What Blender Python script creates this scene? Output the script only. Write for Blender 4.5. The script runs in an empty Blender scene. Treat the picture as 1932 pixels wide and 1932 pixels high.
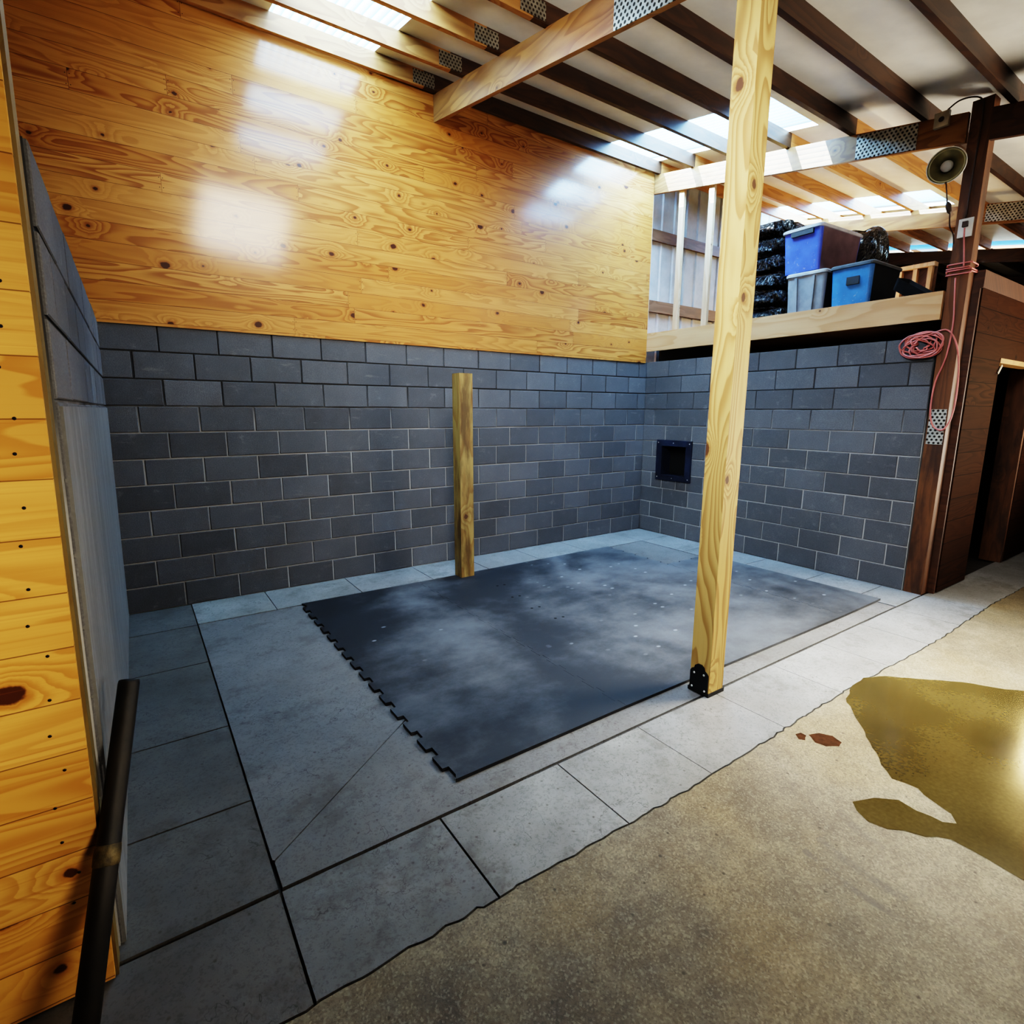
import bpy, bmesh, math, random
from mathutils import Vector, Matrix
random.seed(7)
SC = bpy.context.scene
COL = SC.collection
PI = math.pi

# ------------------------------------------------------------------ node helper
class V:
    """thin wrapper so node maths can be written as expressions"""
    def __init__(s, nt, sock): s.nt, s.s = nt, sock
    def _m(s, op, *o, clamp=False):
        n = s.nt.nodes.new('ShaderNodeMath'); n.operation = op; n.use_clamp = clamp
        for i, a in enumerate((s,) + o):
            if isinstance(a, V): s.nt.links.new(a.s, n.inputs[i])
            else: n.inputs[i].default_value = a
        return V(s.nt, n.outputs[0])
    def __add__(s, o): return s._m('ADD', o)
    __radd__ = __add__
    def __sub__(s, o): return s._m('SUBTRACT', o)
    def __rsub__(s, o): return (s * -1.0) + o
    def __mul__(s, o): return s._m('MULTIPLY', o)
    __rmul__ = __mul__
    def __truediv__(s, o): return s._m('DIVIDE', o)
    def floor(s): return s._m('FLOOR')
    def frac(s): return s._m('FRACT')
    def abs(s): return s._m('ABSOLUTE')
    def sin(s): return s._m('SINE')
    def pow(s, o): return s._m('POWER', o)
    def exp(s): return s._m('EXPONENT')
    def min(s, o): return s._m('MINIMUM', o)
    def max(s, o): return s._m('MAXIMUM', o)
    def gt(s, o): return s._m('GREATER_THAN', o)
    def lt(s, o): return s._m('LESS_THAN', o)
    def clamp(s): return s._m('ADD', 0.0, clamp=True)
    def step(s, a, b):
        n = s.nt.nodes.new('ShaderNodeMapRange'); n.interpolation_type = 'SMOOTHSTEP'
        s.nt.links.new(s.s, n.inputs['Value'])
        n.inputs['From Min'].default_value = a; n.inputs['From Max'].default_value = b
        return V(s.nt, n.outputs[0])

class M:
    def __init__(s, name):
        s.m = bpy.data.materials.new(name); s.m.use_nodes = True
        s.nt = s.m.node_tree
        s.b = s.nt.nodes['Principled BSDF']
        s.out = s.nt.nodes['Material Output']
    def n(s, t, **k):
        n = s.nt.nodes.new(t)
        for a, b in k.items(): setattr(n, a, b)
        return n
    def link(s, a, b): s.nt.links.new(a.s if isinstance(a, V) else a, b)
    def coord(s, kind='Object'):
        n = s.n('ShaderNodeTexCoord'); x = s.n('ShaderNodeSeparateXYZ')
        s.link(n.outputs[kind], x.inputs[0])
        return [V(s.nt, x.outputs[i]) for i in range(3)]
    def rnd(s):
        n = s.n('ShaderNodeObjectInfo'); return V(s.nt, n.outputs['Random'])
    def attr(s, name):
        n = s.n('ShaderNodeAttribute', attribute_name=name); return V(s.nt, n.outputs['Fac'])
    def vec(s, x, y, z=0.0):
        n = s.n('ShaderNodeCombineXYZ')
        for i, a in enumerate((x, y, z)):
            if isinstance(a, V): s.link(a, n.inputs[i])
            else: n.inputs[i].default_value = a
        return n.outputs[0]
    def noise(s, x, y, z=0.0, scale=1.0, detail=2.0, rough=.5, dist=0.0):
        n = s.n('ShaderNodeTexNoise'); s.link(s.vec(x, y, z), n.inputs['Vector'])
        n.inputs['Scale'].default_value = scale; n.inputs['Detail'].default_value = detail
        n.inputs['Roughness'].default_value = rough; n.inputs['Distortion'].default_value = dist
        return V(s.nt, n.outputs[0])
    def white(s, x, y=0.0, z=0.0):
        n = s.n('ShaderNodeTexWhiteNoise', noise_dimensions='3D'); s.link(s.vec(x, y, z), n.inputs['Vector'])
        return V(s.nt, n.outputs['Value'])
    def voro(s, x, y, scale, rand=1.0):
        n = s.n('ShaderNodeTexVoronoi', voronoi_dimensions='2D'); s.link(s.vec(x, y), n.inputs['Vector'])
        n.inputs['Scale'].default_value = scale; n.inputs['Randomness'].default_value = rand
        c = s.n('ShaderNodeSeparateColor'); s.link(n.outputs['Color'], c.inputs[0])
        return V(s.nt, n.outputs['Distance']), V(s.nt, c.outputs[0]), V(s.nt, c.outputs[1])
    def ramp(s, f, stops):
        n = s.n('ShaderNodeValToRGB'); s.link(f, n.inputs[0]); e = n.color_ramp.elements
        while len(e) < len(stops): e.new(.5)
        for q, (p, c) in zip(e, stops): q.position = p; q.color = (*c, 1)
        return n.outputs[0]
    def mix(s, f, a, b, mode='MIX'):
        n = s.n('ShaderNodeMix', data_type='RGBA', blend_type=mode)
        if isinstance(f, V): s.link(f, n.inputs[0])
        else: n.inputs[0].default_value = f
        for i, c in ((6, a), (7, b)):
            if isinstance(c, tuple): n.inputs[i].default_value = (*c, 1)
            else: s.link(c, n.inputs[i])
        return n.outputs[2]
    def bump(s, h, strength=.3, dist=.01):
        n = s.n('ShaderNodeBump'); n.inputs['Strength'].default_value = strength
        n.inputs['Distance'].default_value = dist
        s.link(h, n.inputs['Height']); s.link(n.outputs[0], s.b.inputs['Normal'])
    def set(s, col=None, rough=None, metal=None, **k):
        for nm, v in (('Base Color', col), ('Roughness', rough), ('Metallic', metal)):
            if v is None: continue
            if isinstance(v, tuple): s.b.inputs[nm].default_value = (*v, 1)
            elif isinstance(v, (int, float)): s.b.inputs[nm].default_value = v
            else: s.link(v, s.b.inputs[nm])
        for nm, v in k.items(): s.b.inputs[nm.replace('_', ' ')].default_value = v
        return s

def simple(name, col, rough=.5, metal=0.0, var=.25, scale=8.0, bump=.0, **k):
    m = M(name); x, y, z = m.coord()
    f = m.noise(x, y, z, scale=scale, detail=5, rough=.6)
    c = m.mix(f.step(.3, .7), tuple(a * (1 - var) for a in col), tuple(min(1, a * (1 + var)) for a in col))
    m.set(c, rough, metal, **k)
    if bump: m.bump(f, bump, .01)
    return m.m

# ------------------------------------------------------------------ wood
def wood_core(m, u, v, seed, ring=11.0, across=7.0, knot_scale=3.2, knot_keep=.55, knot_r=.016, stretch=.75):
    """u along the grain, v across (metres), seed decorrelates boards. returns (late wood 0..1, knot 0..1, fibre 0..1)"""
    ds, r1, r2 = m.voro(u * stretch + seed * 37.0, v + seed * 11.0, knot_scale)
    d = ds * (1.0 / knot_scale)
    keep = r1.gt(knot_keep)
    rad = (r2 * r2 * 1.1 + .38) * knot_r
    wig = m.noise(u, v, seed * 5.0, scale=45, detail=3) * .016
    d = d + wig - .008
    near = ((d * d) * -260.0).exp() * keep
    fld = m.noise(u * .8, v * across, seed * 91.0, scale=1.0, detail=1.6, rough=.45) + near * .28
    saw = (fld * ring).frac()
    late = saw.step(.1, .9).pow(1.4) * (1.0 - saw.step(.92, 1.0))
    kn = (1.0 - (d - rad).step(-.003, .004)) * keep
    halo = (1.0 - (d - rad).step(.0, .022)) * keep
    fib = m.noise(u * 2.0, v * 160.0, seed * 13.0, scale=1.0, detail=3, rough=.6)
    return late, kn, halo, fib

def planks(name, ua, va, ph, plen, light, mid, dark, knotc, rough=.28, coat=.5, seam=.0022, off=0.0, knot_keep=.55, expose=1.0, nail=True, seed0=0.0, contrast=1.0, ring=11.0, coatr=.16, spec=.25):
    m = M(name); c = m.coord(); u, v = c['xyz'.index(ua)], c['xyz'.index(va)]
    if off: v = v + (-off)
    row = (v / ph).floor(); vl = (v / ph).frac()
    ro = m.white(row, seed0 + 3.1)
    us = u / plen + ro * 7.0
    pc = us.floor(); ul = us.frac()
    pid = m.white(row, pc, seed0 + 1.7); pid2 = m.white(row, pc, seed0 + 9.3)
    late, kn, halo, fib = wood_core(m, u, v, pid * 10.0 + 1.0, ring=ring, across=7.5, knot_keep=knot_keep)
    amp = (pid2 * .75 + .22) * contrast
    thin = m.noise(u * .35, v * 70.0, pid * 40.0, scale=1.0, detail=2).step(.60, .74)
    base = m.mix(pid.step(.15, .75), mid, light)
    base = m.mix((pid2.gt(.84) * .55).clamp(), base, tuple(a * .55 for a in mid))
    base = m.mix((fib * .5 + m.noise(u * .6, v * 6.0, pid * 3.0, scale=1.5, detail=2) * .6 - .2).clamp(), tuple(a * .8 for a in mid), base)
    col = m.mix((late * amp).clamp(), base, dark)
    col = m.mix((halo * .6).clamp(), col, dark)
    col = m.mix(kn, col, knotc)
    col = m.mix((thin * (pid * .5 + .1)).clamp(), col, dark)
    # seams between boards and at board ends
    e1 = (vl.min(1.0 - vl)) * ph
    e2 = (ul.min(1.0 - ul)) * plen
    s1 = 1.0 - e1.step(seam * .4, seam); s2 = 1.0 - e2.step(seam * .3, seam * .8)
    sm = s1.max(s2)
    col = m.mix((sm * .75).clamp(), col, tuple(a * .25 for a in dark))
    if nail:
        # pairs of nail heads close to the board ends
        nx = (e2 - .012).abs(); n1 = (vl - .25).abs() * ph; n2 = (vl - .75).abs() * ph
        nd = (nx * nx + (n1.min(n2)).pow(2.0)).pow(.5)
        col = m.mix(1.0 - nd.step(.002, .004), col, (.03, .015, .006))
    m.set(col, rough)
    m.b.inputs['Coat Weight'].default_value = coat; m.b.inputs['Coat Roughness'].default_value = coatr; m.b.inputs['Coat IOR'].default_value = 1.75; m.b.inputs['Specular IOR Level'].default_value = spec
    h = (1.0 - sm) + late * -.05 + m.noise(u * 1.5, v * 9.0, scale=1.0, detail=2) * .5
    m.bump(h, .25, .003)
    return m.m

def timber(name, ua, va, wa, light, dark, knotc=(.06, .02, .006), rough=.55, stain=.0, stainc=(.03, .018, .01), knot_keep=.6, ring=9.0, kr=.018, wet=None):
    """solid lumber: grain along ua; the two other axes are folded into one 'across' coordinate"""
    m = M(name); c = m.coord(); u = c['xyz'.index(ua)]
    g = m.n('ShaderNodeNewGeometry'); gs = m.n('ShaderNodeSeparateXYZ'); m.link(g.outputs['True Normal'], gs.inputs[0])
    side = V(m.nt, gs.outputs['xyz'.index(va)]).abs().gt(.6)
    v = c['xyz'.index(va)] + c['xyz'.index(wa)] * 1.013 + side * 3.37
    u = u + side * 1.91
    rn = m.rnd()
    late, kn, halo, fib = wood_core(m, u, v, rn * 9.0 + .3, ring=ring, across=5.5, knot_scale=2.4, knot_keep=knot_keep, knot_r=kr)
    base = m.mix((fib * .9).clamp(), tuple(a * .82 for a in light), light)
    col = m.mix((late * .62).clamp(), base, dark)
    col = m.mix((halo * .55).clamp(), col, dark)
    col = m.mix(kn, col, knotc)
    if stain:
        st = m.noise(u * 1.2, v * 5.0, rn * 30.0, scale=1.2, detail=5, rough=.65)
        col = m.mix((st.step(.42, .68) * stain).clamp(), col, stainc)
    m.set(col, rough)
    m.bump(fib * .6 + late * .2, .2, .002)
    return m.m

# ------------------------------------------------------------------ masonry and floor
def block_mat():
    m = M('grey_concrete_block'); x, y, z = m.coord(); r = m.attr('rnd')
    big = m.noise(x, y, z, scale=1.1, detail=3)
    fine = m.noise(x, y, z, scale=140, detail=3, rough=.7)
    mot = m.noise(x, y, z, scale=9, detail=6, rough=.7)
    c = m.ramp((r * .24 + .1 + big * .40 + mot * .2).clamp(), [(.2, (.078, .077, .080)), (.5, (.140, .140, .147)), (.8, (.215, .216, .228))])
    c = m.mix((mot.step(.58, .75) * .5).clamp(), c, (.29, .29, .30))
    sm = m.noise(x * .6 + z * .9, y * .6 + z * .9, z * 3.0, scale=6.0, detail=4, rough=.7)
    c = m.mix((sm.step(.62, .72) * .40).clamp(), c, (.28, .27, .26))
    c = m.mix((fine.step(.35, .7) * .55).clamp(), m.mix(.5, c, (.035, .035, .04)), c)
    m.set(c, .93, Specular_IOR_Level=.2); m.bump(fine * .6 + mot * .4, .5, .004)
    return m.m

def mortar_mat():
    m = M('mortar'); x, y, z = m.coord()
    f = m.noise(x, y, z, scale=3, detail=4)
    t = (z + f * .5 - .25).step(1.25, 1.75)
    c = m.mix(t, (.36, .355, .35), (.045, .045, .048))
    m.set(c, .95); m.bump(m.noise(x, y, z, scale=60, detail=3), .5, .004)
    return m.m

def concrete(name, c0, c1, c2, scale=1.5, rough=.75, spots=True, seed=0.0, brush=False):
    m = M(name); x, y, z = m.coord()
    big = m.noise(x, y, seed, scale=scale, detail=4, rough=.6)
    mid = m.noise(x, y, seed + 4, scale=7, detail=6, rough=.7)
    fine = m.noise(x, y, seed + 9, scale=160, detail=2, rough=.7)
    c = m.ramp((big * .7 + mid * .3).clamp(), [(.3, c0), (.5, c1), (.7, c2)])
    gd, ga, gb = m.voro(x, y, 190.0); hd, ha, hb = m.voro(x, y, 85.0)
    c = m.mix(((ga * .5 + ha * .5).step(.5, .1) * .45).clamp(), c, m.mix(.6, c, (.02, .018, .014)))
    sm = m.noise(x, y, seed + 40, scale=3.5, detail=5, rough=.75)
    c = m.mix((sm.step(.50, .66) * .65).clamp(), c, m.mix(.65, c, (.05, .042, .034)))
    ck = m.noise(x, y, seed + 51, scale=2.4, detail=5, rough=.6, dist=.5)
    c = m.mix(((1.0 - (ck - .5).abs().step(.0, .0035)) * big.gt(.5) * .6).clamp(), c, (.03, .027, .024))
    if spots:
        d, a, b = m.voro(x, y, 9.0)
        sp = (1.0 - (d * .11).step(.002, .008)) * a.gt(.55)
        c = m.mix((sp * .55).clamp(), c, (.04, .03, .022))
        st = m.noise(x, y, seed + 20, scale=14, detail=5, rough=.8)
        c = m.mix((st.step(.6, .72) * .4).clamp(), c, tuple(a * .5 for a in c0))
    m.set(c, (mid * .2 + (rough - .1)))
    m.bump(mid * .5 + fine * .5, .25, .004)
    return m.m

def rubber_mat():
    m = M('black_rubber'); x, y, z = m.coord()
    d1 = m.noise(x, y, 2.0, scale=.9, detail=3, rough=.55, dist=.4)
    d2 = m.noise(x, y * 1.25, 7.0, scale=4, detail=5, rough=.72)
    fine = m.noise(x, y, 1.0, scale=220, detail=2)
    dust = (d1 * .75 + d2 * .3 + (x - 3.2) * .03).step(.42, .70)
    c = m.mix((dust * .85).clamp(), (.010, .0105, .013), (.125, .134, .15))
    dd, a, b = m.voro(x * .7, y, 9.0)
    pr = (1.0 - (dd * .11 + d2 * .02).step(.016, .026)) * a.gt(.86) * m.noise(x, y, 5.0, scale=.7, detail=1).step(.45, .6)
    c = m.mix((pr * .65).clamp(), c, (.33, .36, .4))
    c = m.mix((fine.step(.3, .7) * .5).clamp(), m.mix(.3, c, (.01, .01, .012)), c)
    m.set(c, .62); m.bump(fine, .25, .002)
    return m.m

def perforated(name, base, hole, pitch=.034, a1='y', a2='z'):
    m = M(name); c = m.coord(); u, v = c['xyz'.index(a1)], c['xyz'.index(a2)]
    uu, vv = u / pitch, v / (pitch * .8)
    row = vv.floor()
    fu = (uu + (row * .5).frac()).frac() - .5; fv = vv.frac() - .5
    d = (fu * fu + fv * fv * .64).pow(.5)
    h = 1.0 - d.step(.24, .32)
    n = m.noise(c[0], c[1], c[2], scale=12, detail=4)
    m.set(m.mix(h, m.mix(n.step(.35, .65), tuple(k * .75 for k in base), base), hole), .45, .6)
    m.bump(1.0 - h, .5, .003)
    return m.m

def bag_mat():
    m = M('black_plastic_film'); x, y, z = m.coord()
    n = m.noise(x * 1.0, y * 9.0 + z * 5.0, z * 2.0, scale=3.2, detail=3, rough=.6, dist=.6)
    w = (n * 15.0).sin()
    m.set((.016, .016, .018), .16, Specular_IOR_Level=1.0); m.bump(w * .6 + n, 1.0, .03)
    return m.m

def skylight_mat(fac=.42, dim=1.0):
    m = M('translucent_roof_panel'); x, y, z = m.coord()
    cor = ((x / .068) * (2 * PI)).sin()
    n = m.noise(x, y, 0.0, scale=5, detail=4)
    tcol = m.mix((cor * .5 + .5).clamp(), (.10 * dim, .34 * dim, .66 * dim), (.56 * dim, .82 * dim, 1.0 * dim))
    tr = m.n('ShaderNodeBsdfTranslucent'); m.link(tcol, tr.inputs[0])
    tp = m.n('ShaderNodeBsdfTransparent'); m.link(m.mix(.15, tcol, (.92, .97, 1.0)), tp.inputs[0])
    mx = m.n('ShaderNodeMixShader'); m.link((n * .1 + fac), mx.inputs[0])
    m.link(tr.outputs[0], mx.inputs[1]); m.link(tp.outputs[0], mx.inputs[2])
    m.link(mx.outputs[0], m.out.inputs['Surface'])
    return m.m

MT = {}
MT['pine_wall'] = planks('varnished_pine_boards', 'x', 'z', .133, 2.6, (.64, .325, .095), (.47, .195, .042), (.22, .068, .011), (.06, .018, .008), off=2.243 - .133 * 20, knot_keep=.42, contrast=1.0, rough=.5, coat=.5)
MT['pine_front'] = planks('golden_pine_boards', 'x', 'z', .142, 9.0, (.80, .48, .15), (.70, .37, .09), (.36, .13, .022), (.07, .022, .008), off=.02, knot_keep=.72, rough=.5, coat=.1, seed0=4.0, contrast=.62, nail=False)
MT['dark_boards'] = planks('dark_brown_boards', 'x', 'z', .2, 4.0, (.050, .019, .0065), (.034, .0125, .0045), (.016, .006, .002), (.012, .005, .003), off=.06, rough=.8, coat=0.0, spec=.06, nail=False, seam=.005, knot_keep=.8, seed0=8.0)
MT['post_new'] = timber('treated_yellow_pine', 'z', 'x', 'y', (.50, .34, .12), (.19, .082, .018), (.09, .038, .014), rough=.6, ring=13.0, kr=.030, knot_keep=.5)
MT['post_short'] = timber('weathered_green_pine', 'z', 'x', 'y', (.32, .235, .085), (.17, .08, .02), stain=.85, stainc=(.055, .026, .008), kr=.02)
MT['post_old'] = timber('old_brown_post_wood', 'z', 'x', 'y', (.16, .065, .022), (.07, .025, .008), stain=.8, stainc=(.03, .013, .007))
MT['purlin'] = timber('shaded_purlin_wood', 'x', 'y', 'z', (.068, .029, .0105), (.026, .010, .004), stain=.7, stainc=(.018, .007, .004), knot_keep=.7)  # purlin wood darkened to stand for boards in shade
MT['purlin_lit_gold'] = timber('lit_gold_purlin_wood', 'x', 'y', 'z', (.42, .20, .06), (.17, .06, .014), stain=.35, stainc=(.12, .045, .014), knot_keep=.5)  # lighter tone stands for light near the skylight
MT['purlin_lit_orange'] = timber('lit_orange_purlin_wood', 'x', 'y', 'z', (.50, .24, .075), (.24, .09, .02), stain=.3, stainc=(.16, .06, .02), knot_keep=.7)  # lighter tone stands for warm light on the right-hand lengths
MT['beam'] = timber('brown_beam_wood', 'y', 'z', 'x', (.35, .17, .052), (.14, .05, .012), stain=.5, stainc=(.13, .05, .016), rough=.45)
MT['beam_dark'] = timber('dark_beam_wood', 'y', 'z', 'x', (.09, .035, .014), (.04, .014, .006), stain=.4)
MT['loft_beam'] = timber('pale_new_lumber_y', 'y', 'z', 'x', (.58, .37, .19), (.42, .22, .085), (.13, .06, .025), stain=.12, stainc=(.25, .13, .06), ring=6.0)
MT['stud'] = timber('pale_stud_wood', 'z', 'x', 'y', (.60, .43, .28), (.44, .27, .14), (.14, .07, .03), ring=6.0, stain=.15, stainc=(.2, .11, .06))
MT['girt'] = timber('brown_girt_wood', 'x', 'y', 'z', (.20, .10, .05), (.11, .05, .02), stain=.4)
MT['treated_strip'] = timber('green_treated_strip', 'z', 'x', 'y', (.145, .105, .035), (.10, .065, .02))
MT['block'] = block_mat()
MT['mortar'] = mortar_mat()
def tan_mat():
    m = M('tan_concrete'); x, y, z = m.coord()
    big = m.noise(x, y, 1.0, scale=1.1, detail=4, rough=.6); hue = m.noise(x, y, 12.0, scale=1.6, detail=3)
    mid = m.noise(x, y, 5.0, scale=9, detail=5, rough=.75); fine = m.noise(x, y, 9.0, scale=75, detail=3, rough=.8)
    c = m.ramp((big * .6 + mid * .4).clamp(), [(.34, (.060, .044, .028)), (.5, (.145, .118, .078)), (.66, (.27, .235, .165))])
    c = m.mix((hue.step(.45, .65) * .6).clamp(), c, m.mix(.5, c, (.22, .15, .055)))
    gd, ga, gb = m.voro(x, y, 170.0); hd, ha, hb = m.voro(x, y, 70.0)
    c = m.mix(((ga * .35 + fine * .65).step(.56, .36) * .6).clamp(), c, m.mix(.6, c, (.028, .022, .014)))
    c = m.mix(((gb * .6 + fine * .5).step(.66, .84) * .25).clamp(), c, (.36, .31, .22))
    pit = m.noise(x, y, 31.0, scale=22, detail=5, rough=.85)
    c = m.mix((pit.step(.63, .70) * .7).clamp(), c, (.022, .017, .011))
    d, a, b = m.voro(x, y, 8.0)
    c = m.mix(((1.0 - (d * .125 + (mid - .5) * .02).step(.002, .007)) * a.gt(.6) * .8).clamp(), c, (.03, .022, .014))
    # old skid marks: broken dark arcs
    def arc(cx, cy, rad, wid, lo, hi, k):
        dx = x - cx; dy = y - cy; rr = (dx * dx + dy * dy).pow(.5)
        return (1.0 - (rr - rad).abs().step(wid * .3, wid)) * y.gt(lo) * y.lt(hi) * mid.step(.40, .58) * k
    sk = arc(2.75, -4.46, .70, .022, -4.60, -4.25, .6).max(arc(2.75, -4.46, .60, .03, -4.56, -4.25, .45)).max(arc(2.75, -4.46, .42, .03, -4.42, -4.22, .35))
    c = m.mix(sk.clamp(), c, (.055, .05, .045))
    m.set(c, mid * .25 + .55); m.bump(mid * .35 + fine * .65, .55, .004)
    return m.m
MT['tan'] = tan_mat()
MT['paver'] = concrete('grey_paver', (.115, .112, .105), (.185, .186, .182), (.26, .265, .265), scale=1.6, seed=30, spots=True)
MT['paver_shaded'] = concrete('shaded_grey_paver', (.060, .055, .050), (.096, .090, .085), (.135, .128, .122), scale=1.6, seed=30, spots=True)  # paver colour darkened for the dim left side
MT['paver_lit'] = concrete('lit_grey_paver', (.125, .124, .122), (.178, .18, .182), (.235, .238, .242), scale=1.6, seed=35, spots=False)  # paver colour lightened for the brighter far and right rows
MT['paver_half_lit'] = concrete('half_lit_grey_paver', (.08, .078, .075), (.125, .125, .124), (.175, .177, .178), scale=1.6, seed=33, spots=True)  # in-between step of the light falloff put into paver colour
MT['slab'] = concrete('grey_inner_slab', (.085, .082, .080), (.125, .122, .121), (.17, .168, .166), scale=1.0, seed=60)
def parge_mat():
    m = M('cement_coat'); x, y, z = m.coord()
    a = m.noise(y * 9.0, z * .8, 1.0, scale=1.6, detail=6, rough=.7); b = m.noise(x, y, z, scale=40, detail=5, rough=.75)
    c = m.ramp((a * .7 + b * .3).clamp(), [(.3, (.085, .083, .082)), (.55, (.15, .15, .15)), (.75, (.21, .21, .21))])
    sc = m.noise(y * 26.0, z * 1.3, 4.0, scale=1.0, detail=3)
    c = m.mix((sc.step(.66, .72) * .7).clamp(), c, (.02, .02, .022))
    m.set(c, .9); m.bump(a * .2 + b * .8, .3, .003)
    return m.m
MT['parge'] = parge_mat()
MT['joint'] = simple('dark_joint', (.03, .026, .022), .95)
MT['rubber'] = rubber_mat()
MT['ceil'] = simple('white_roof_lining', (.74, .71, .65), .42, var=.1, scale=2.0, bump=.15)
MT['sky'] = skylight_mat(.5)
MT['sky_cloudy'] = skylight_mat(-.2, .75)
MT['siding'] = simple('pale_metal_siding', (.40, .42, .43), .5, var=.2, scale=2.5)
MT['gusset'] = perforated('perforated_steel_plate', (.50, .49, .44), (.03, .025, .02))
MT['nailplate'] = perforated('nail_plate_steel', (.30, .27, .22), (.05, .035, .025), pitch=.03, a1='x', a2='z')
MT['black_metal'] = simple('black_painted_metal', (.012, .012, .013), .4, .3)
MT['steel'] = simple('bright_screw_metal', (.75, .74, .7), .35, .6)
MT['pipe'] = simple('rusty_black_pipe', (.009, .0065, .005), .6, .1, var=.7, scale=7, bump=.2)
MT['pipe_wear'] = simple('worn_pipe_ring', (.085, .065, .03), .6, .3, var=.6, scale=40, bump=.3)
MT['bag'] = bag_mat()
def dirty_blue(name, col, dirt):
    m = M(name); x, y, z = m.coord()
    n = m.noise(x, y, z, scale=5, detail=4); h = m.noise(x * 3.0, y * 3.0 + z * 4.0, z * 3.0 - y * 2.0, scale=7, detail=5, rough=.7, dist=1.2)
    c = m.mix(n.step(.3, .7), tuple(k * .75 for k in col), tuple(k * 1.2 for k in col))
    c = m.mix((h.step(.60, .66) * (1.0 - z.step(.05, .36) * .8) * .7).clamp(), c, dirt)
    m.set(c, .42); return m.m
MT['blue_bin'] = dirty_blue('deep_blue_plastic', (.06, .10, .46), (.42, .36, .26))
MT['purple_lid'] = simple('dusty_grey_lid', (.40, .39, .42), .5, var=.2)
MT['grey_bin'] = simple('grey_plastic', (.20, .22, .25), .45, var=.15)
MT['grey_lid'] = simple('grey_lid', (.36, .37, .38), .5)
MT['sky_bin'] = dirty_blue('mid_blue_plastic', (.05, .19, .46), (.30, .33, .36))
MT['navy_lid'] = simple('dark_navy_lid', (.075, .09, .105), .5)
MT['dark_side'] = simple('dark_navy_plastic', (.012, .016, .022), .6, Specular_IOR_Level=.25)
MT['tan_side'] = simple('brown_side_plastic', (.15, .10, .12), .45, var=.3, scale=3)
MT['label_slot'] = simple('bin_handle_shadow', (.02, .02, .022), .6)
MT['frame_navy'] = simple('navy_plastic_frame', (.014, .018, .035), .45)
MT['void'] = simple('unlit_depth_black', (.003, .003, .003), .9)  # near-black standing for unlit depth, not a lining
MT['cord'] = simple('pink_cord', (.50, .16, .14), .5, var=.15)
MT['wire'] = simple('brown_cable', (.05, .025, .014), .5)
MT['plate_white'] = simple('ivory_plate', (.62, .60, .54), .45, var=.06)
MT['plate_grey'] = simple('dull_grey_box', (.50, .45, .34), .5)
MT['lamp_in'] = simple('dusty_lamp_reflector', (.20, .175, .085), .38, .4, var=.2)
MT['lamp_bulb'] = simple('frosted_bulb', (.42, .40, .36), .4, var=.05)
MT['lamp_rim'] = simple('pale_lamp_rim', (.6, .58, .5), .4, .3)
MT['brown_wall'] = simple('brown_barn_wall', (.075, .04, .02), .85, var=.3, scale=2)
MT['yellow_lintel'] = timber('yellow_lintel_wood', 'x', 'y', 'z', (.36, .19, .055), (.22, .1, .03))
def wet_mat():
    m = M('wet_concrete'); x, y, z = m.coord()
    f = m.noise(x, y, 0.0, scale=1.6, detail=4, rough=.5); g = m.noise(x, y, 3.0, scale=60, detail=3)
    c = m.ramp((f * .75 + g * .25).clamp(), [(.3, (.036, .026, .009)), (.5, (.066, .049, .018)), (.7, (.100, .077, .031))])
    m.set(c, f * .10 + .09, Specular_IOR_Level=.5); m.bump(g, .05, .002)
    return m.m
MT['wet'] = wet_mat()
MT['rust'] = simple('rust_stain', (.045, .019, .008), .85, var=.3, scale=30, Specular_IOR_Level=.1)
MT['dusty_strip'] = simple('dusty_dark_strip', (.035, .032, .03), .95, var=.6, scale=90)

# ------------------------------------------------------------------ mesh helpers
def bx(bm, x0, x1, y0, y1, z0, z1, mi=0, skip=()):
    vs = [bm.verts.new((x, y, z)) for x in (x0, x1) for y in (y0, y1) for z in (z0, z1)]
    F = {'-x': (0, 1, 3, 2), '+x': (4, 6, 7, 5), '-y': (0, 4, 5, 1), '+y': (2, 3, 7, 6), '-z': (0, 2, 6, 4), '+z': (1, 5, 7, 3)}
    out = []
    for k, q in F.items():
        if k in skip: continue
        f = bm.faces.new([vs[i] for i in q]); f.material_index = mi; out.append(f)
    return vs, out
def link(name, bm, mats, parent=None, smooth=False, bevel=0.0, seg=1):
    if bevel:
        bmesh.ops.bevel(bm, geom=[e for e in bm.edges if len(e.link_faces) == 2 and e.calc_face_angle(0) > .6], offset=bevel, segments=seg, affect='EDGES')
    bmesh.ops.recalc_face_normals(bm, faces=bm.faces[:])
    me = bpy.data.meshes.new(name); bm.to_mesh(me); bm.free()
    for mm in (mats if isinstance(mats, (list, tuple)) else [mats]): me.materials.append(MT[mm] if isinstance(mm, str) else mm)
    if smooth:
        for p in me.polygons: p.use_smooth = True
    o = bpy.data.objects.new(name, me); COL.objects.link(o)
    if parent is not None:
        o.parent = parent
        o.matrix_parent_inverse = Matrix.Translation(-parent.location) if parent.type == 'EMPTY' else Matrix()
    return o
def empty(name, loc):
    o = bpy.data.objects.new(name, None); COL.objects.link(o); o.location = loc; o.empty_display_size = .1
    return o
def tag(o, label=None, cat=None, group=None, kind=None):
    if label: o['label'] = label
    if cat: o['category'] = cat
    if group: o['group'] = group
    if kind: o['kind'] = kind
    return o
def struct(name, bm, mats, label=None, **k):
    o = link(name, bm, mats, **k); o['kind'] = 'structure'
    if label: o['label'] = label; o['category'] = name.split('_')[0]
    return o
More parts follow.
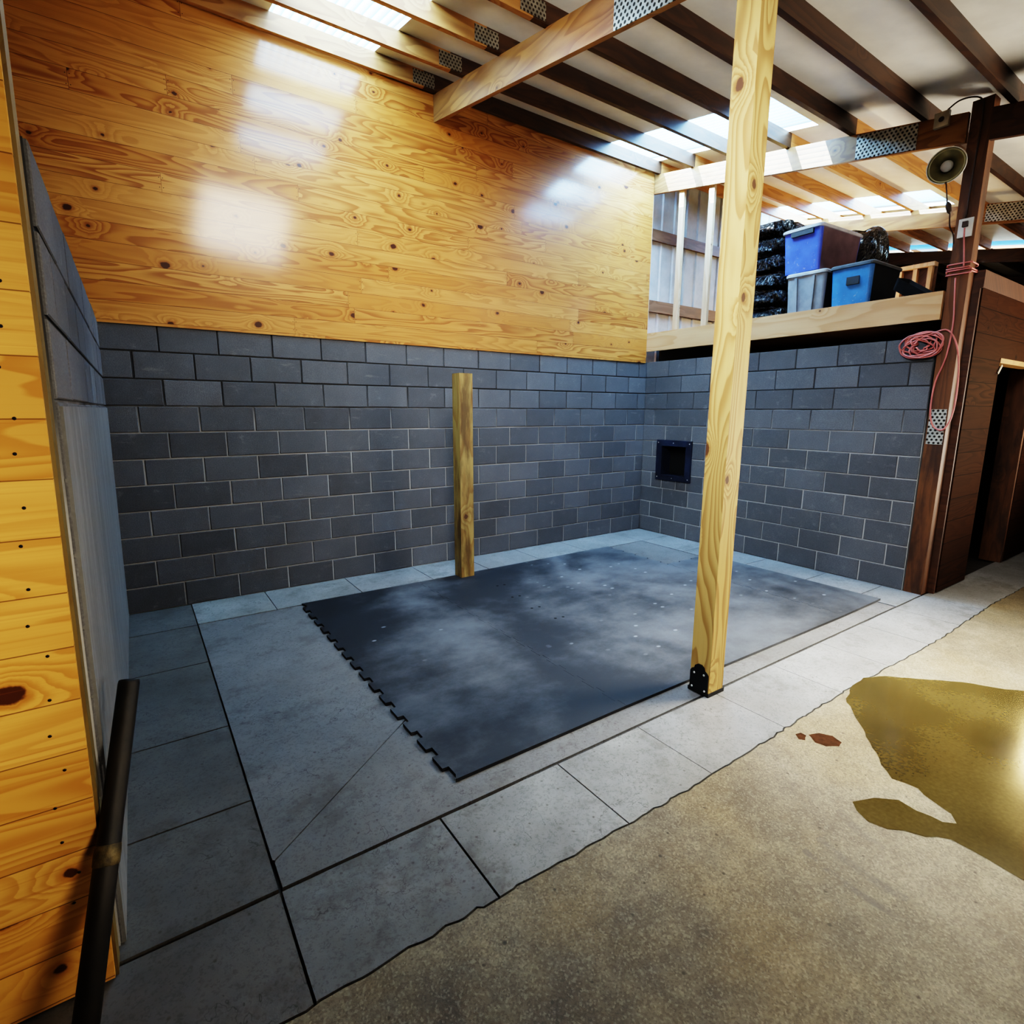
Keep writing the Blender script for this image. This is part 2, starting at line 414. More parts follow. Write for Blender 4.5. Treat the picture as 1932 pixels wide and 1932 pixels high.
def boxo(name, x0, x1, y0, y1, z0, z1, mat, parent=None, bevel=.003):
    bm = bmesh.new(); bx(bm, x0, x1, y0, y1, z0, z1); return link(name, bm, mat, parent, bevel=bevel)
def tube(bm, pts, r, n=8, mi=0, caps=True, closed=False):
    P = [Vector(p) for p in pts]; rings = []
    up = Vector((0, 0, 1)); last = None
    for i, p in enumerate(P):
        a = P[max(i - 1, 0)]; b = P[min(i + 1, len(P) - 1)]
        t = (b - a).normalized() if (b - a).length > 1e-9 else Vector((0, 0, 1))
        if last is None:
            s = t.cross(up);
            if s.length < .05: s = t.cross(Vector((1, 0, 0)))
        else: s = last - t * last.dot(t)
        s.normalize(); last = s; w = t.cross(s)
        rr = r[i] if isinstance(r, (list, tuple)) else r
        rings.append([bm.verts.new(p + (s * math.cos(2 * PI * k / n) + w * math.sin(2 * PI * k / n)) * rr) for k in range(n)])
    for a, b in zip(rings, rings[1:]):
        for k in range(n):
            f = bm.faces.new((a[k], a[(k + 1) % n], b[(k + 1) % n], b[k])); f.material_index = mi; f.smooth = True
    if caps:
        for rg, rev in ((rings[0], True), (rings[-1], False)):
            f = bm.faces.new(rg[::-1] if rev else rg); f.material_index = mi
def spline(pts, n=12):
    P = [Vector(p) for p in pts]; P = [P[0] * 2 - P[1]] + P + [P[-1] * 2 - P[-2]]; out = []
    for i in range(1, len(P) - 2):
        a, b, c, d = P[i - 1:i + 3]
        for k in range(n):
            t = k / n
            out.append(.5 * ((2 * b) + (c - a) * t + (2 * a - 5 * b + 4 * c - d) * t * t + (3 * b - a - 3 * c + d) * t ** 3))
    out.append(P[-2]); return out
def lathe(bm, prof, n=32, M4=Matrix(), mi=0):
    rings = []
    for r, h in prof:
        rings.append([bm.verts.new(M4 @ Vector((r * math.cos(2 * PI * k / n), r * math.sin(2 * PI * k / n), h))) for k in range(n)])
    for a, b in zip(rings, rings[1:]):
        for k in range(n):
            f = bm.faces.new((a[k], a[(k + 1) % n], b[(k + 1) % n], b[k])); f.material_index = mi; f.smooth = True
    return rings
def slab_poly(bm, pts, z1, z0, mi=0, sides=True):
    top = [bm.verts.new((p[0], p[1], z1)) for p in pts]
    f = bm.faces.new(top); f.material_index = mi
    if f.normal.z < 0: f.normal_flip()
    if sides:
        bot = [bm.verts.new((p[0], p[1], z0)) for p in pts]
        for i in range(len(pts)):
            j = (i + 1) % len(pts)
            q = bm.faces.new((top[i], bot[i], bot[j], top[j])); q.material_index = mi

SLOPE = .175
def zb(y): return 4.47 + SLOPE * y          # underside of the purlins
W = 5.82                                     # right block wall face
BH, BL = .2032, .4064                        # block module

# ------------------------------------------------------------------ block walls
def block_wall(name, axis, face, back, rng, offs, label, shear=0.0, hole=None, inward=1, endfill=True):
    """courses of blocks as real geometry over a recessed mortar core.
    axis: the axis along the wall; face/back: the two planes across it; rng: extent along the axis; offs: first joint for odd/even courses from the top"""
    bm = bmesh.new(); lay = None
    rl = bm.faces.layers.float.new('rnd')
    N = 11; j = .0048; ch = .004; rec = .008 * inward
    a0, a1 = rng
    def P(a, c, z):
        x, y = (a, c) if axis == 'x' else (c, a)
        return (x + shear * z, y, z)
    def quad(ps, mi, r):
        f = bm.faces.new([bm.verts.new(p) for p in ps]); f.material_index = mi; f[rl] = r
    def core(b0, b1, z0, z1):
        c0, c1 = face - rec, back
        vs = [P(a, c, z) for a in (b0, b1) for c in (c0, c1) for z in (z0, z1)]
        for q in ((0, 1, 3, 2), (4, 6, 7, 5), (0, 4, 5, 1), (2, 3, 7, 6), (0, 2, 6, 4), (1, 5, 7, 3)):
            quad([vs[i] for i in q], 1, .5)
    if hole:
        h0, h1, k0, k1 = hole
        core(a0, h0, 0, N * BH - .004); core(h1, a1, 0, N * BH - .004); core(h0, h1, 0, k0); core(h0, h1, k1, N * BH - .004)
    else: core(a0, a1, 0, N * BH - .004)
    def block(b0, b1, z0, z1, r):
        if hole:
            if b1 > h0 and b0 < h1 and z1 > k0 and z0 < k1:
                if b0 < h0 - .02: block(b0, h0, z0, z1, r)
                if b1 > h1 + .02: block(h1, b1, z0, z1, r)
                m0, m1 = max(b0, h0), min(b1, h1)
                if z0 < k0 - .01: block(m0, m1, z0, k0, r)
                if z1 > k1 + .01: block(m0, m1, k1, z1, r)
                return
        w = random.uniform(-.0012, .0012)
        b0 += j + random.uniform(-.001, .002); b1 -= j + random.uniform(-.001, .002)
        z0 += j + random.uniform(-.001, .0015); z1 -= j + random.uniform(-.001, .0015)
        if b1 - b0 < .02 or z1 - z0 < .02: return
        c = face + w; ci = face - .02 * inward
        o = [(b0, z0), (b1, z0), (b1, z1), (b0, z1)]
        i_ = [(b0 + ch, z0 + ch), (b1 - ch, z0 + ch), (b1 - ch, z1 - ch), (b0 + ch, z1 - ch)]
        quad([P(a, c, z) for a, z in i_], 0, r)
        for k in range(4):
            l = (k + 1) % 4
            quad([P(o[k][0], c - ch * inward * .8, o[k][1]), P(o[l][0], c - ch * inward * .8, o[l][1]), P(i_[l][0], c, i_[l][1]), P(i_[k][0], c, i_[k][1])], 0, r)
            quad([P(o[k][0], ci, o[k][1]), P(o[l][0], ci, o[l][1]), P(o[l][0], c - ch * inward * .8, o[l][1]), P(o[k][0], c - ch * inward * .8, o[k][1])], 0, r)
    for c in range(N):
        z0, z1 = (N - 1 - c) * BH, (N - c) * BH
        o = offs[c % 2]; js = [a0]
        s = 1 if axis == 'x' else -1
        cur = (a0 if s == 1 else a1) + s * o; cuts = []
        while a0 + .03 < cur < a1 - .03: cuts.append(cur); cur += s * BL
        ed = [a0] + sorted(cuts) + [a1]
        for b0, b1 in zip(ed, ed[1:]): block(b0, b1, z0, z1, random.random())
    bmesh.ops.remove_doubles(bm, verts=bm.verts[:], dist=1e-6)
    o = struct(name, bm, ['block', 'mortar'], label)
    return o
block_wall('wall_back', 'x', 0.0, .19, (-.05, W + .05), (.45, .27), 'dark grey concrete block wall under the pine boards', inward=-1)
block_wall('wall_right', 'y', W, W + .19, (-3.185, -.0), (.37, .17), 'grey block wall with a square black opening', hole=(-.735, -.345, .785, 1.17), inward=-1)
block_wall('wall_left', 'y', -.003, -.19, (-3.27, -.0), (.40, .20), 'grey block wall seen edge-on at left', shear=.02, inward=1)

bm = bmesh.new(); vs, fs = bx(bm, -.010, .0035, -3.262, -.002, 0, 1.612)
for v in vs: v.co.x += .02 * v.co.z
struct('wall_left_render', bm, 'parge', 'smooth grey cement coat on the lower left block wall')
# ------------------------------------------------------------------ pine boards above the back wall
bm = bmesh.new(); bx(bm, -3.2, 5.79, -.012, .014, 2.222, 4.60)
struct('wall_back_upper', bm, 'pine_wall', 'varnished knotty pine boards above the block wall')
bm = bmesh.new(); bx(bm, 5.792, 5.812, .0, .10, 2.3, 4.48)
struct('trim_1', bm, 'stud', 'pale end stud at the edge of the pine boards')

# ------------------------------------------------------------------ left front: boarded stall front
bm = bmesh.new()
sh = lambda x, z: x + .02 * z
def shear_box(bm, x0, x1, y0, y1, z0, z1):
    vs, fs = bx(bm, x0, x1, y0, y1, z0, z1)
    for v in vs: v.co.x += .02 * v.co.z
shear_box(bm, -3.2, -.021, -3.39, -3.372, .012, 3.72)
struct('wall_front_left', bm, 'pine_front', 'golden pine boards on the stall front at left')
bm = bmesh.new(); shear_box(bm, -.16, -.013, -3.371, -3.30, .0, 3.72)
struct('trim_2', bm, 'treated_strip', 'greenish treated upright behind the golden boards')
bm = bmesh.new()
for k in range(24):
    z = .09 + k * .0995 + random.uniform(-.02, .02); x = -.085 + .02 * z + random.choice((-.012, 0, .014)) + random.uniform(-.008, .008)
    mm = Matrix.Translation((x, -3.3905, z)) @ Matrix.Rotation(PI / 2, 4, 'X')
    rg = lathe(bm, [(.0042, 0), (.003, .0014)], 8, mm); bm.faces.new(rg[-1])
nm = tag(link('nail_head', bm, 'black_metal'), 'column of dark nail heads in the golden boards', 'nail heads', kind='stuff')

# ------------------------------------------------------------------ floor
def jag(p, q, n, amp):
    out = []
    for i in range(n):
        t = i / n; out.append((p[0] + (q[0] - p[0]) * t, p[1] + (q[1] - p[1]) * t + (random.uniform(-amp, amp) if i else 0)))
    out.append(q)
    return out
bm = bmesh.new()
bx(bm, -6, 17, -11, .5, -.1, -.022, 3)                                   # bed under the joints
G = .007
xs_front = [-1.6, -.35, .432, 1.033, 1.64, 2.172, 2.80, 3.42, 4.03, 4.64, 5.25, 5.83, 6.5, 7.2, 8.0, 9.0, 17]
YF, YB = -3.335, -3.785
wob = {}
edge = []                                                              # ragged front edge shared with the tan slab
x = -6.0
while x < 17:
    edge.append((x, YB + .012 * math.sin(x * 2.3) + random.uniform(-.007, .007))); x += random.uniform(.015, .07)
edge.append((17, YB))
def edge_between(a, b):
    def yat(x):
        for p, q in zip(edge, edge[1:]):
            if p[0] <= x <= q[0]: return p[1] + (q[1] - p[1]) * (x - p[0]) / max(1e-6, q[0] - p[0])
        return YB
    return [(a, yat(a))] + [p for p in edge if a < p[0] < b] + [(b, yat(b))]
for a, b in zip(xs_front, xs_front[1:]):
    g = G if b < 2 else G * .45
    e = edge_between(a + g * .6, b - g * .6)
    pts = [(p[0], p[1] + .004) for p in e] + jag((b - g * .6, YF - .012), (a + g * .6, YF - .012), 6, .002)
    slab_poly(bm, pts, 0, -.03, 4 if b < .5 else (6 if b < 1.1 else (1 if b < 2.2 else 5)))  # tones step lighter to the right, light falloff painted per paver
tan_pts = [(-6, -11), (17, -11)] + [(p[0], p[1] - .004) for p in edge[::-1]]
slab_poly(bm, tan_pts, 0, -.03, 0)
YS = -.52; XL, XR = .432, 5.31
ys_left = [0, -.535, -1.27, -2.15, -2.81, YF]
for a, b in zip(ys_left, ys_left[1:]):
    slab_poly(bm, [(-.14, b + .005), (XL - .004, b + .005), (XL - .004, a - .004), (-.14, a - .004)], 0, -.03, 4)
xs_back = [XL, 1.0, 1.72, 2.42, 3.05, 3.72, 4.4, 5.31, W + .02]
for a, b in zip(xs_back, xs_back[1:]):
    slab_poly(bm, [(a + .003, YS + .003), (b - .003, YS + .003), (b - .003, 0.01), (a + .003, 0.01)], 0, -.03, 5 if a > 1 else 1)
ys_right = [YS, -1.15, -1.88, -2.52, -3.02, YF]
for a, b in zip(ys_right, ys_right[1:]):
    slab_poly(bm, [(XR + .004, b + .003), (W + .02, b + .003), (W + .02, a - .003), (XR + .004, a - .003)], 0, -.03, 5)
# inner slab, cut by one diagonal saw line
c0, c1 = Vector((.445, -3.19)), Vector((1.19, -2.62)); dd = (c1 - c0).normalized(); nn = Vector((-dd.y, dd.x)) * .0022
far = c0 + dd * 2.5
slab_poly(bm, [(XL + .005, c0.y + .006), (c0 + nn)[:], (far + nn)[:], (XR - .004, far.y + nn.y), (XR - .004, YS - .005), (XL + .005, YS - .005)], -.004, -.03, 2)
slab_poly(bm, [(XL + .010, YF + .009), (XR - .004, YF + .009), (XR - .004, far.y - nn.y), (far - nn)[:], (c0 - nn)[:], (XL + .010, c0.y - .012)], -.004, -.03, 2)
struct('floor', bm, ['tan', 'paver', 'slab', 'joint', 'paver_shaded', 'paver_lit', 'paver_half_lit'], 'tan concrete floor with a border of grey pavers')
# filler strip sunk in the front groove
bm = bmesh.new(); bx(bm, 1.45, 5.80, YF - .007, YF + .004, -.02, -.008)
struct('trim_3', bm, 'dusty_strip', 'dark joint filler strip in the floor groove')

# ------------------------------------------------------------------ rubber mats
MATZ = .014
def zig(p, q, n, amp, ph=0):
    p, q = Vector(p), Vector(q); d = q - p; t = d.normalized(); nrm = Vector((-t.y, t.x)); L = d.length; out = []
    for i in range(n):
        s = i / n; w = 1 / n
        a = amp if (i + ph) % 2 == 0 else -amp
        out += [p + d * (s + w * (.10 if a > 0 else -.10) * 1.0) + nrm * a, p + d * (s + w * (.90 if a > 0 else 1.10)) + nrm * a]
    return [o[:] for o in out]
def mat(pts, label):
    bm = bmesh.new(); slab_poly(bm, pts, MATZ, -.003)
    return tag(link('rubber_mat', bm, 'rubber'), label, 'mat', 'interlocking stall mats')
Y0, Y1 = -.53, -3.19
zl = zig((1.19, Y0 - .02), (1.19, Y1 + .02), 31, .016)
s1 = zig((2.25, Y0), (2.25, Y1), 31, .010)
s2a = zig((4.70, Y0), (4.70, -1.44), 10, .010)
s2b = zig((4.70, -1.44), (4.70, Y1), 20, .010)
mat([(1.19, Y0)] + zl + [(1.19, Y1)] + s1[::-1] + [(2.25, Y0)][:0], 'black rubber mat with a jagged toothed left edge')
e = .0015
mat([(p[0] + e, p[1]) for p in s1] + [(p[0] - e, p[1]) for p in s2b[::-1]] + [(p[0] - e, p[1]) for p in s2a[::-1]], 'widest black rubber mat in the middle of the stall floor')
top = zig((5.30, -1.44), (4.70, -1.44), 6, .010)
mat([(p[0] + e, p[1]) for p in s2b] + [(5.375, Y1), (5.375, -1.44)] + top, 'short black rubber mat beside the bare square in the far corner')
# pairs of small holes punched in the middle mat
mid_mat = [o for o in COL.objects if o.name == 'rubber_mat.001'][0]
for px, py in ((2.80, -1.05), (2.87, -1.06), (2.74, -1.38), (2.81, -1.39), (2.72, -1.69), (2.79, -1.70), (2.74, -1.97), (2.81, -1.98)):
    bm = bmesh.new(); rg = lathe(bm, [(.012, MATZ + .0006), (.009, MATZ + .0008)], 10, Matrix.Translation((px, py, 0))); bm.faces.new(rg[-1])
    link('punched_hole', bm, 'void', mid_mat)

# ------------------------------------------------------------------ wet patch and stains on the tan floor
def pt(px, py):
    """floor point of a landmark measured on the photograph's ground plane"""
    f, r, u, C = CAMV; d = f + r * ((px - 966) / 1026.6356) - u * ((py - 966) / 1026.6356)
    t = -C.z / d.z; return (C.x + d.x * t, C.y + d.y * t)
def cam_vectors():
    yaw, pit, rol = .6037, -.1849, .0044
    f = Vector((math.sin(yaw) * math.cos(pit), math.cos(yaw) * math.cos(pit), math.sin(pit)))
    r = Vector((math.cos(yaw), -math.sin(yaw), 0)); u = r.cross(f)
    r2 = r * math.cos(rol) + u * math.sin(rol); u2 = -r * math.sin(rol) + u * math.cos(rol)
    return f, r2, u2, Vector((.1786, -5.0826, 1.607))
CAMV = cam_vectors()
def blob(name, pix, z, matn, label, cat, rough=.012, step=.04, group=None):
    P = [Vector((*pt(*p), z)) for p in pix]
    out = []
    for a, b in zip(P, P[1:] + P[:1]):
        n = max(1, int((b - a).length / step))
        for k in range(n):
            q = a.lerp(b, k / n)
            out.append((q.x + random.uniform(-rough, rough) * (k > 0), q.y + random.uniform(-rough, rough) * (k > 0)))
    bm = bmesh.new(); slab_poly(bm, out, z, 0, sides=False)
    return tag(link(name, bm, matn), label, cat, group)
K = lambda l: [(1132 + a * .4141, 1132 + b * .4141) for a, b in l]
blob('wet_patch', K([(1150, 390), (1200, 355), (1300, 347), (1400, 355), (1650, 375), (1800, 400), (1932, 415), (2150, 440), (2300, 700), (2350, 1300), (2150, 1400), (1932, 1280), (1780, 1190), (1700, 1145), (1600, 1092), (1480, 1080), (1390, 1052), (1310, 1045), (1220, 1010), (1170, 960), (1150, 920), (1250, 902), (1360, 912), (1440, 960), (1560, 1012), (1625, 1020), (1600, 975), (1520, 920), (1450, 860), (1330, 815), (1280, 750), (1230, 650), (1180, 560), (1120, 450)]), .0012, 'wet', 'large wet puddle on the tan floor at right', 'puddle', rough=.006)
blob('rust_stain', K([(950, 615), (1000, 607), (1060, 620), (1102, 650), (1090, 668), (1030, 668), (980, 650)]), .0010, 'rust', 'larger brown oval stain beside the puddle', 'stain', rough=.003, step=.02)
blob('rust_stain', K([(890, 612), (915, 605), (940, 618), (935, 640), (905, 635)]), .0010, 'rust', 'smaller brown spot left of the oval stain', 'stain', rough=.003, step=.02)

# ------------------------------------------------------------------ posts
def post(name, x0, x1, y0, y1, z1, matn, label, bev=.008):
    t = empty(name, ((x0 + x1) / 2, (y0 + y1) / 2, 0)); tag(t, label, 'post')
    return t
t = post('timber_post', 2.727, 2.857, -3.367, -3.238, 3.9, 'post_new', 'tall yellow pine post standing at the front edge of the mats')
boxo('shaft', 2.727, 2.857, -3.367, -3.238, .02, zb(-3.3) + .10, 'post_new', t, .008)
# black steel post shoe
bm = bmesh.new()
bx(bm, 2.718, 2.866, -3.372, -3.232, .0, .022)
prof = [(-3.362, .02), (-3.362, .125), (-3.352, .140), (-3.338, .147), (-3.333, .165), (-3.315, .178), (-3.290, .178), (-3.272, .165), (-3.267, .147), (-3.253, .140), (-3.243, .125), (-3.243, .02)]
for xx in (2.7215, 2.8625):
    a = [bm.verts.new((xx - .004, y, z)) for y, z in prof]; b = [bm.verts.new((xx + .004, y, z)) for y, z in prof]
    bm.faces.new(a); bm.faces.new(b[::-1])
    for i in range(len(prof)):
        j = (i + 1) % len(prof); bm.faces.new((a[i], a[j], b[j], b[i]))
shoe = link('post_shoe', bm, 'black_metal', t)
for y, z in ((-3.335, .125), (-3.270, .118), (-3.345, .03), (-3.26, .03)):
    mm = Matrix.Translation((2.718, y, z)) @ Matrix.Rotation(-PI / 2, 4, 'Y')
    bm = bmesh.new(); rg = lathe(bm, [(.0065, 0), (.0055, .003)], 12, mm); bm.faces.new(rg[-1])
    tag(link('screw', bm, 'steel', shoe), 'bright screw head')
t = post('timber_post', 2.645, 2.785, -.655, -.525, 1.93, 'post_short', 'short green-brown stub post standing near the back block wall')
boxo('shaft', 2.645, 2.785, -.655, -.525, .0145, 1.935, 'post_short', t, .006)
t = post('timber_post', 5.825, 5.945, -3.335, -3.197, 3.95, 'post_old', 'tall old brown post at the end of the right block wall')
boxo('shaft', 5.825, 5.945, -3.335, -3.197, .0, 3.985, 'post_old', t, .006)
tag(boxo('nail_plate', 5.821, 5.8255, -3.325, -3.207, 1.335, 1.63, 'gusset', t, 0), 'perforated steel plate low on the post')

# ------------------------------------------------------------------ roof beams (slope down towards the viewer)
def slope_beam(name, x0, x1, ya, yb, top, depth, matn, parent=None):
    bm = bmesh.new(); vs, fs = bx(bm, x0, x1, min(ya, yb), max(ya, yb), 0, 1)
    for v in vs: v.co.z = top(v.co.y) - (0 if v.co.z > .5 else depth)
    return link(name, bm, matn, parent, bevel=.004)
def gusset(parent, x, y0, y1, lo, hi):
    bm = bmesh.new(); vs, fs = bx(bm, x - .005, x, y0, y1, 0, 1)
    for v in vs: v.co.z = zb(v.co.y) - (hi if v.co.z > .5 else lo)
    return tag(link('nail_plate', bm, 'gusset', parent), 'perforated steel plate')
def beam(loc, label): return tag(empty('roof_beam', loc), label, 'beam')
b = beam((2.79, -1.7, 4.05), 'golden brown roof beam meeting the middle of the pine wall')
slope_beam('timber', 2.77, 2.81, -.008, -5.9, zb, .232, 'beam', b); gusset(b, 2.768, -2.83, -2.37, .235, .02)
b = beam((5.82, -1.7, 4.0), 'sunlit roof beam between the pine wall corner and the old brown post')
slope_beam('timber', 5.80, 5.84, .10, -3.19, zb, .215, 'beam', b); gusset(b, 5.798, -2.85, -2.37, .21, .012)
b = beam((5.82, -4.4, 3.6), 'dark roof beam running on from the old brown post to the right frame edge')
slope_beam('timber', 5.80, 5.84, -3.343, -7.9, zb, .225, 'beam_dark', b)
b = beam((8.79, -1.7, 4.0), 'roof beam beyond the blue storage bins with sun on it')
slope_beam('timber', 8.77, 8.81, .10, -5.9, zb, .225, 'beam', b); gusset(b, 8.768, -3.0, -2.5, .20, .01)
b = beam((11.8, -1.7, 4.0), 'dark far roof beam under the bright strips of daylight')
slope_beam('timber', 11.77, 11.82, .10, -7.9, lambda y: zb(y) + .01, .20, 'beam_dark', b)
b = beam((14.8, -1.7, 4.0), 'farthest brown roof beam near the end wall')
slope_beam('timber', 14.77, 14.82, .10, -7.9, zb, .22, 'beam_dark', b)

# ------------------------------------------------------------------ purlins
ORD = ['purlin lying along the top of the pine wall', 'second purlin out from the pine wall', 'third purlin out from the pine wall', 'fourth purlin out from the pine wall',
       'fifth purlin out from the pine wall, above the perforated plate', 'sixth purlin out from the pine wall, meeting the small grey box', 'seventh purlin out from the pine wall, at the top right corner',
       'eighth purlin out from the pine wall']
PY = [-.09, -.590, -1.155, -1.735, -2.345, -2.91, -3.485, -4.06]
for i, y in enumerate(PY):
    p = tag(empty('roof_purlin', (2.0, y + .02, zb(y))), 'brown wooden ' + ORD[i], 'purlin', 'purlins under the white roof')
    z0 = zb(y) + .002
    for k, (xa, xb, mm) in enumerate(((-3.4, 2.64, 'purlin_lit_gold'), (2.642, 5.818, 'purlin'), (5.82, 11.765, 'purlin_lit_orange' if i < 5 else 'purlin'))):  # lit and shaded tones of one wood, set per length
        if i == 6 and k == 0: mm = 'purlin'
        bm = bmesh.new(); bx(bm, xa, xb, y, y + .04, z0, z0 + .134)
        link('board', bm, mm, p, bevel=.003)
    if i < 4:
        bm = bmesh.new(); bx(bm, 2.535, 2.745, y - .003, y, z0 + .012, z0 + .122)
        tag(link('nail_plate', bm, 'nailplate', p), 'grey toothed steel splice plate')
for i, y in enumerate(PY[:6]):
    tag(boxo('roof_purlin', 11.83, 15.4, y, y + .04, zb(y) - .10, zb(y) + .03, 'purlin'), 'short far purlin beyond the dark far beam, ' + ['nearest the rear wall', 'second from the rear wall', 'third from the rear wall', 'fourth from the rear wall', 'fifth from the rear wall', 'sixth from the rear wall'][i], 'purlin', 'far purlins')

# ------------------------------------------------------------------ ceiling lining with three skylight strips
SK = [(1.35, 2.185, .10, -2.02), (4.965, 5.765, .10, -2.02), (8.42, 9.22, .10, -2.02)]
bm = bmesh.new()
def ceil_piece(x0, x1, ya, yb, dz=.137, th=.04):
    vs, fs = bx(bm, x0, x1, min(ya, yb), max(ya, yb), 0, 1)
    for v in vs: v.co.z = zb(v.co.y) + dz + (th if v.co.z > .5 else 0)
x = -3.4
for a, b_, yt, yb_ in SK:
    ceil_piece(x, a, .25, -8.5); ceil_piece(a, b_, .25, yt); ceil_piece(a, b_, yb_, -8.5); x = b_
ceil_piece(x, 11.84, .25, -8.5)
ceil_piece(12.3, 16.0, .25, -8.5, .03)
ceil_piece(11.84, 12.3, .25, .12, .03); ceil_piece(11.84, 12.3, -3.9, -8.5, .08)
struct('ceiling', bm, 'ceil', 'white insulated roof lining between the purlins')
def sky_panel(k, a, b_, yt, yb_, dz=.215):
    bm = bmesh.new(); n = 96; r0 = []; r1 = []
    for i in range(n + 1):
        x = a - .06 + (b_ - a + .12) * i / n; h = .011 * math.sin(2 * PI * x / .068)
        r0.append(bm.verts.new((x, yt + .05, zb(yt + .05) + dz + h))); r1.append(bm.verts.new((x, yb_ - .06, zb(yb_ - .06) + dz + h)))
    for i in range(n): bm.faces.new((r0[i], r0[i + 1], r1[i + 1], r1[i])).smooth = True
    return struct('window_%d' % k, bm, 'sky_cloudy' if k == 1 else 'sky', ['translucent corrugated skylight strip over the pine wall at top left', 'translucent corrugated skylight strip beside the sunlit beam', 'translucent corrugated skylight strip above the storage bins', 'far skylight strip beyond the dark far beam'][k - 1])
for k, s in enumerate(SK): sky_panel(k + 1, *s)
sky_panel(4, 11.84, 12.3, .1, -3.9, .16)

# ------------------------------------------------------------------ outer shell (rear siding, side walls, end)
def siding(name, x0, x1, y, z0, z1, label):
    bm = bmesh.new(); pts = []
    x = x0
    while x < x1:
        for dx, dy in ((0, 0), (.10, 0), (.115, -.02), (.135, -.02), (.15, 0)): pts.append((x + dx, y + dy))
        x += .245
    a = [bm.verts.new((p[0], p[1], z0)) for p in pts]; b = [bm.verts.new((p[0], p[1], z1)) for p in pts]
    for i in range(len(pts) - 1): bm.faces.new((a[i], a[i + 1], b[i + 1], b[i]))
    return struct(name, bm, 'siding', label)
siding('wall_back_siding', 5.6, 15.5, .20, 2.0, 4.9, 'pale ribbed metal siding behind the loft')
for k, (z0, z1) in enumerate(((3.79, 3.925), (2.905, 3.05))):
    tag(boxo('wall_girt', 5.82, 12.0, .14, .178, z0, z1, 'girt'), ['upper', 'lower'][k] + ' brown girt across the pale metal siding', 'girt')
bm = bmesh.new()
bx(bm, -3.5, -3.4, -8.6, .3, 0, 5.2); bx(bm, -3.5, 16, -8.7, -8.6, 0, 5.2)
bx(bm, 15.5, 15.6, -8.6, .3, 0, 5.2); bx(bm, -3.5, -.2, .19, .3, 0, 5.0); bx(bm, W, 15.5, .26, .34, 0, 5.0)
struct('wall_outer', bm, 'brown_wall', 'dim brown barn walls around the aisle')

# ------------------------------------------------------------------ loft over the next stall
tag(boxo('loft_beam', 5.795, 5.835, -3.19, .0, 2.365, 2.592, 'loft_beam'), 'pale new lumber beam along the loft edge', 'beam')
bm = bmesh.new(); bx(bm, 5.838, 12.0, -3.33, .12, 2.50, 2.592)
struct('floor_loft', bm, 'girt', 'loft deck holding the storage bins')
for k, (x, y, lab) in enumerate(((5.84, -.44, 'pale upright stud on the loft edge nearest the pine wall'), (5.84, -.86, 'second pale upright stud on the loft edge beside the tall post'))):
    tag(boxo('loft_stud', x, x + .04, y, y + .07, 2.594, zb(y) - .02, 'stud'), lab, 'stud')
# under the loft edge: near-black panels standing for the stall's unlit interior
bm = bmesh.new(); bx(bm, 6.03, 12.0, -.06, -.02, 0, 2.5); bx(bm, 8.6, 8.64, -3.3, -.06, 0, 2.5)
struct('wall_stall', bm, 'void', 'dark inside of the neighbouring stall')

# ------------------------------------------------------------------ right front wall with doorway
YW0, YW1 = -3.395, -3.355
bm = bmesh.new()
bx(bm, 5.985, 6.69, YW0, YW1, 0.01, 2.60); bx(bm, 6.69, 7.85, YW0, YW1, 2.09, 2.60); bx(bm, 7.85, 14.0, YW0, YW1, 0.01, 2.60)
struct('wall_front_right', bm, 'dark_boards', 'dark brown boarded stall front at right')
bm = bmesh.new(); bx(bm, 5.955, 5.984, -3.385, -3.20, 0, 2.60)
struct('trim_4', bm, 'beam_dark', 'dark corner strip beside the old brown post')
bm = bmesh.new(); bx(bm, 6.69, 7.85, -3.40, -3.28, 2.045, 2.088)
struct('trim_5', bm, 'yellow_lintel', 'yellowish lintel over the dark doorway')
bm = bmesh.new(); bx(bm, 7.80, 7.848, -3.39, -3.20, 0, 2.04)
struct('trim_6', bm, 'post_old', 'brown door jamb of the dark doorway')
bm = bmesh.new(); bx(bm, 5.97, 14.0, -3.40, -3.30, 2.602, 2.74)
tag(link('top_plate', bm, 'beam_dark', bevel=.004), 'dark timber plate along the top of the brown boarded front', 'timber')
bm = bmesh.new(); bx(bm, 7.3, 7.34, -3.05, -2.1, .03, 2.02)
dr = struct('door_1', bm, 'dark_boards', 'brown plank door standing open inside the dark doorway')
bm = bmesh.new(); vs, fs = bx(bm, -.055, .055, -.004, .004, -.012, .012)
bmesh.ops.transform(bm, matrix=Matrix.Translation((6.70, -3.402, 1.99)) @ Matrix.Rotation(-.75, 4, 'Y'), verts=bm.verts)
tag(link('door_latch', bm, 'plate_grey', bevel=.002), 'small pale metal strap at the top of the dark doorway', 'latch')

# ------------------------------------------------------------------ square opening frame in the right wall
t = tag(empty('wall_hatch', (W, -.54, .98)), 'navy framed square opening in the right block wall', 'hatch')
bm = bmesh.new()
o_, i_ = [(-.805, .725), (-.26, .725), (-.26, 1.24), (-.805, 1.24)], [(-.725, .79), (-.35, .79), (-.35, 1.165), (-.725, 1.165)]
for xx, flip in ((W - .022, 0), (W + .001, 1)):
    pass
of = [bm.verts.new((W - .020, y, z)) for y, z in o_]; inf = [bm.verts.new((W - .026, y, z)) for y, z in i_]
ob = [bm.verts.new((W + .001, y, z)) for y, z in o_]; ib = [bm.verts.new((W + .16, y, z)) for y, z in i_]
for k in range(4):
    l = (k + 1) % 4
    bm.faces.new((of[k], of[l], inf[l], inf[k])); bm.faces.new((ob[k], ob[l], of[l], of[k])); bm.faces.new((inf[k], inf[l], ib[l], ib[k]))
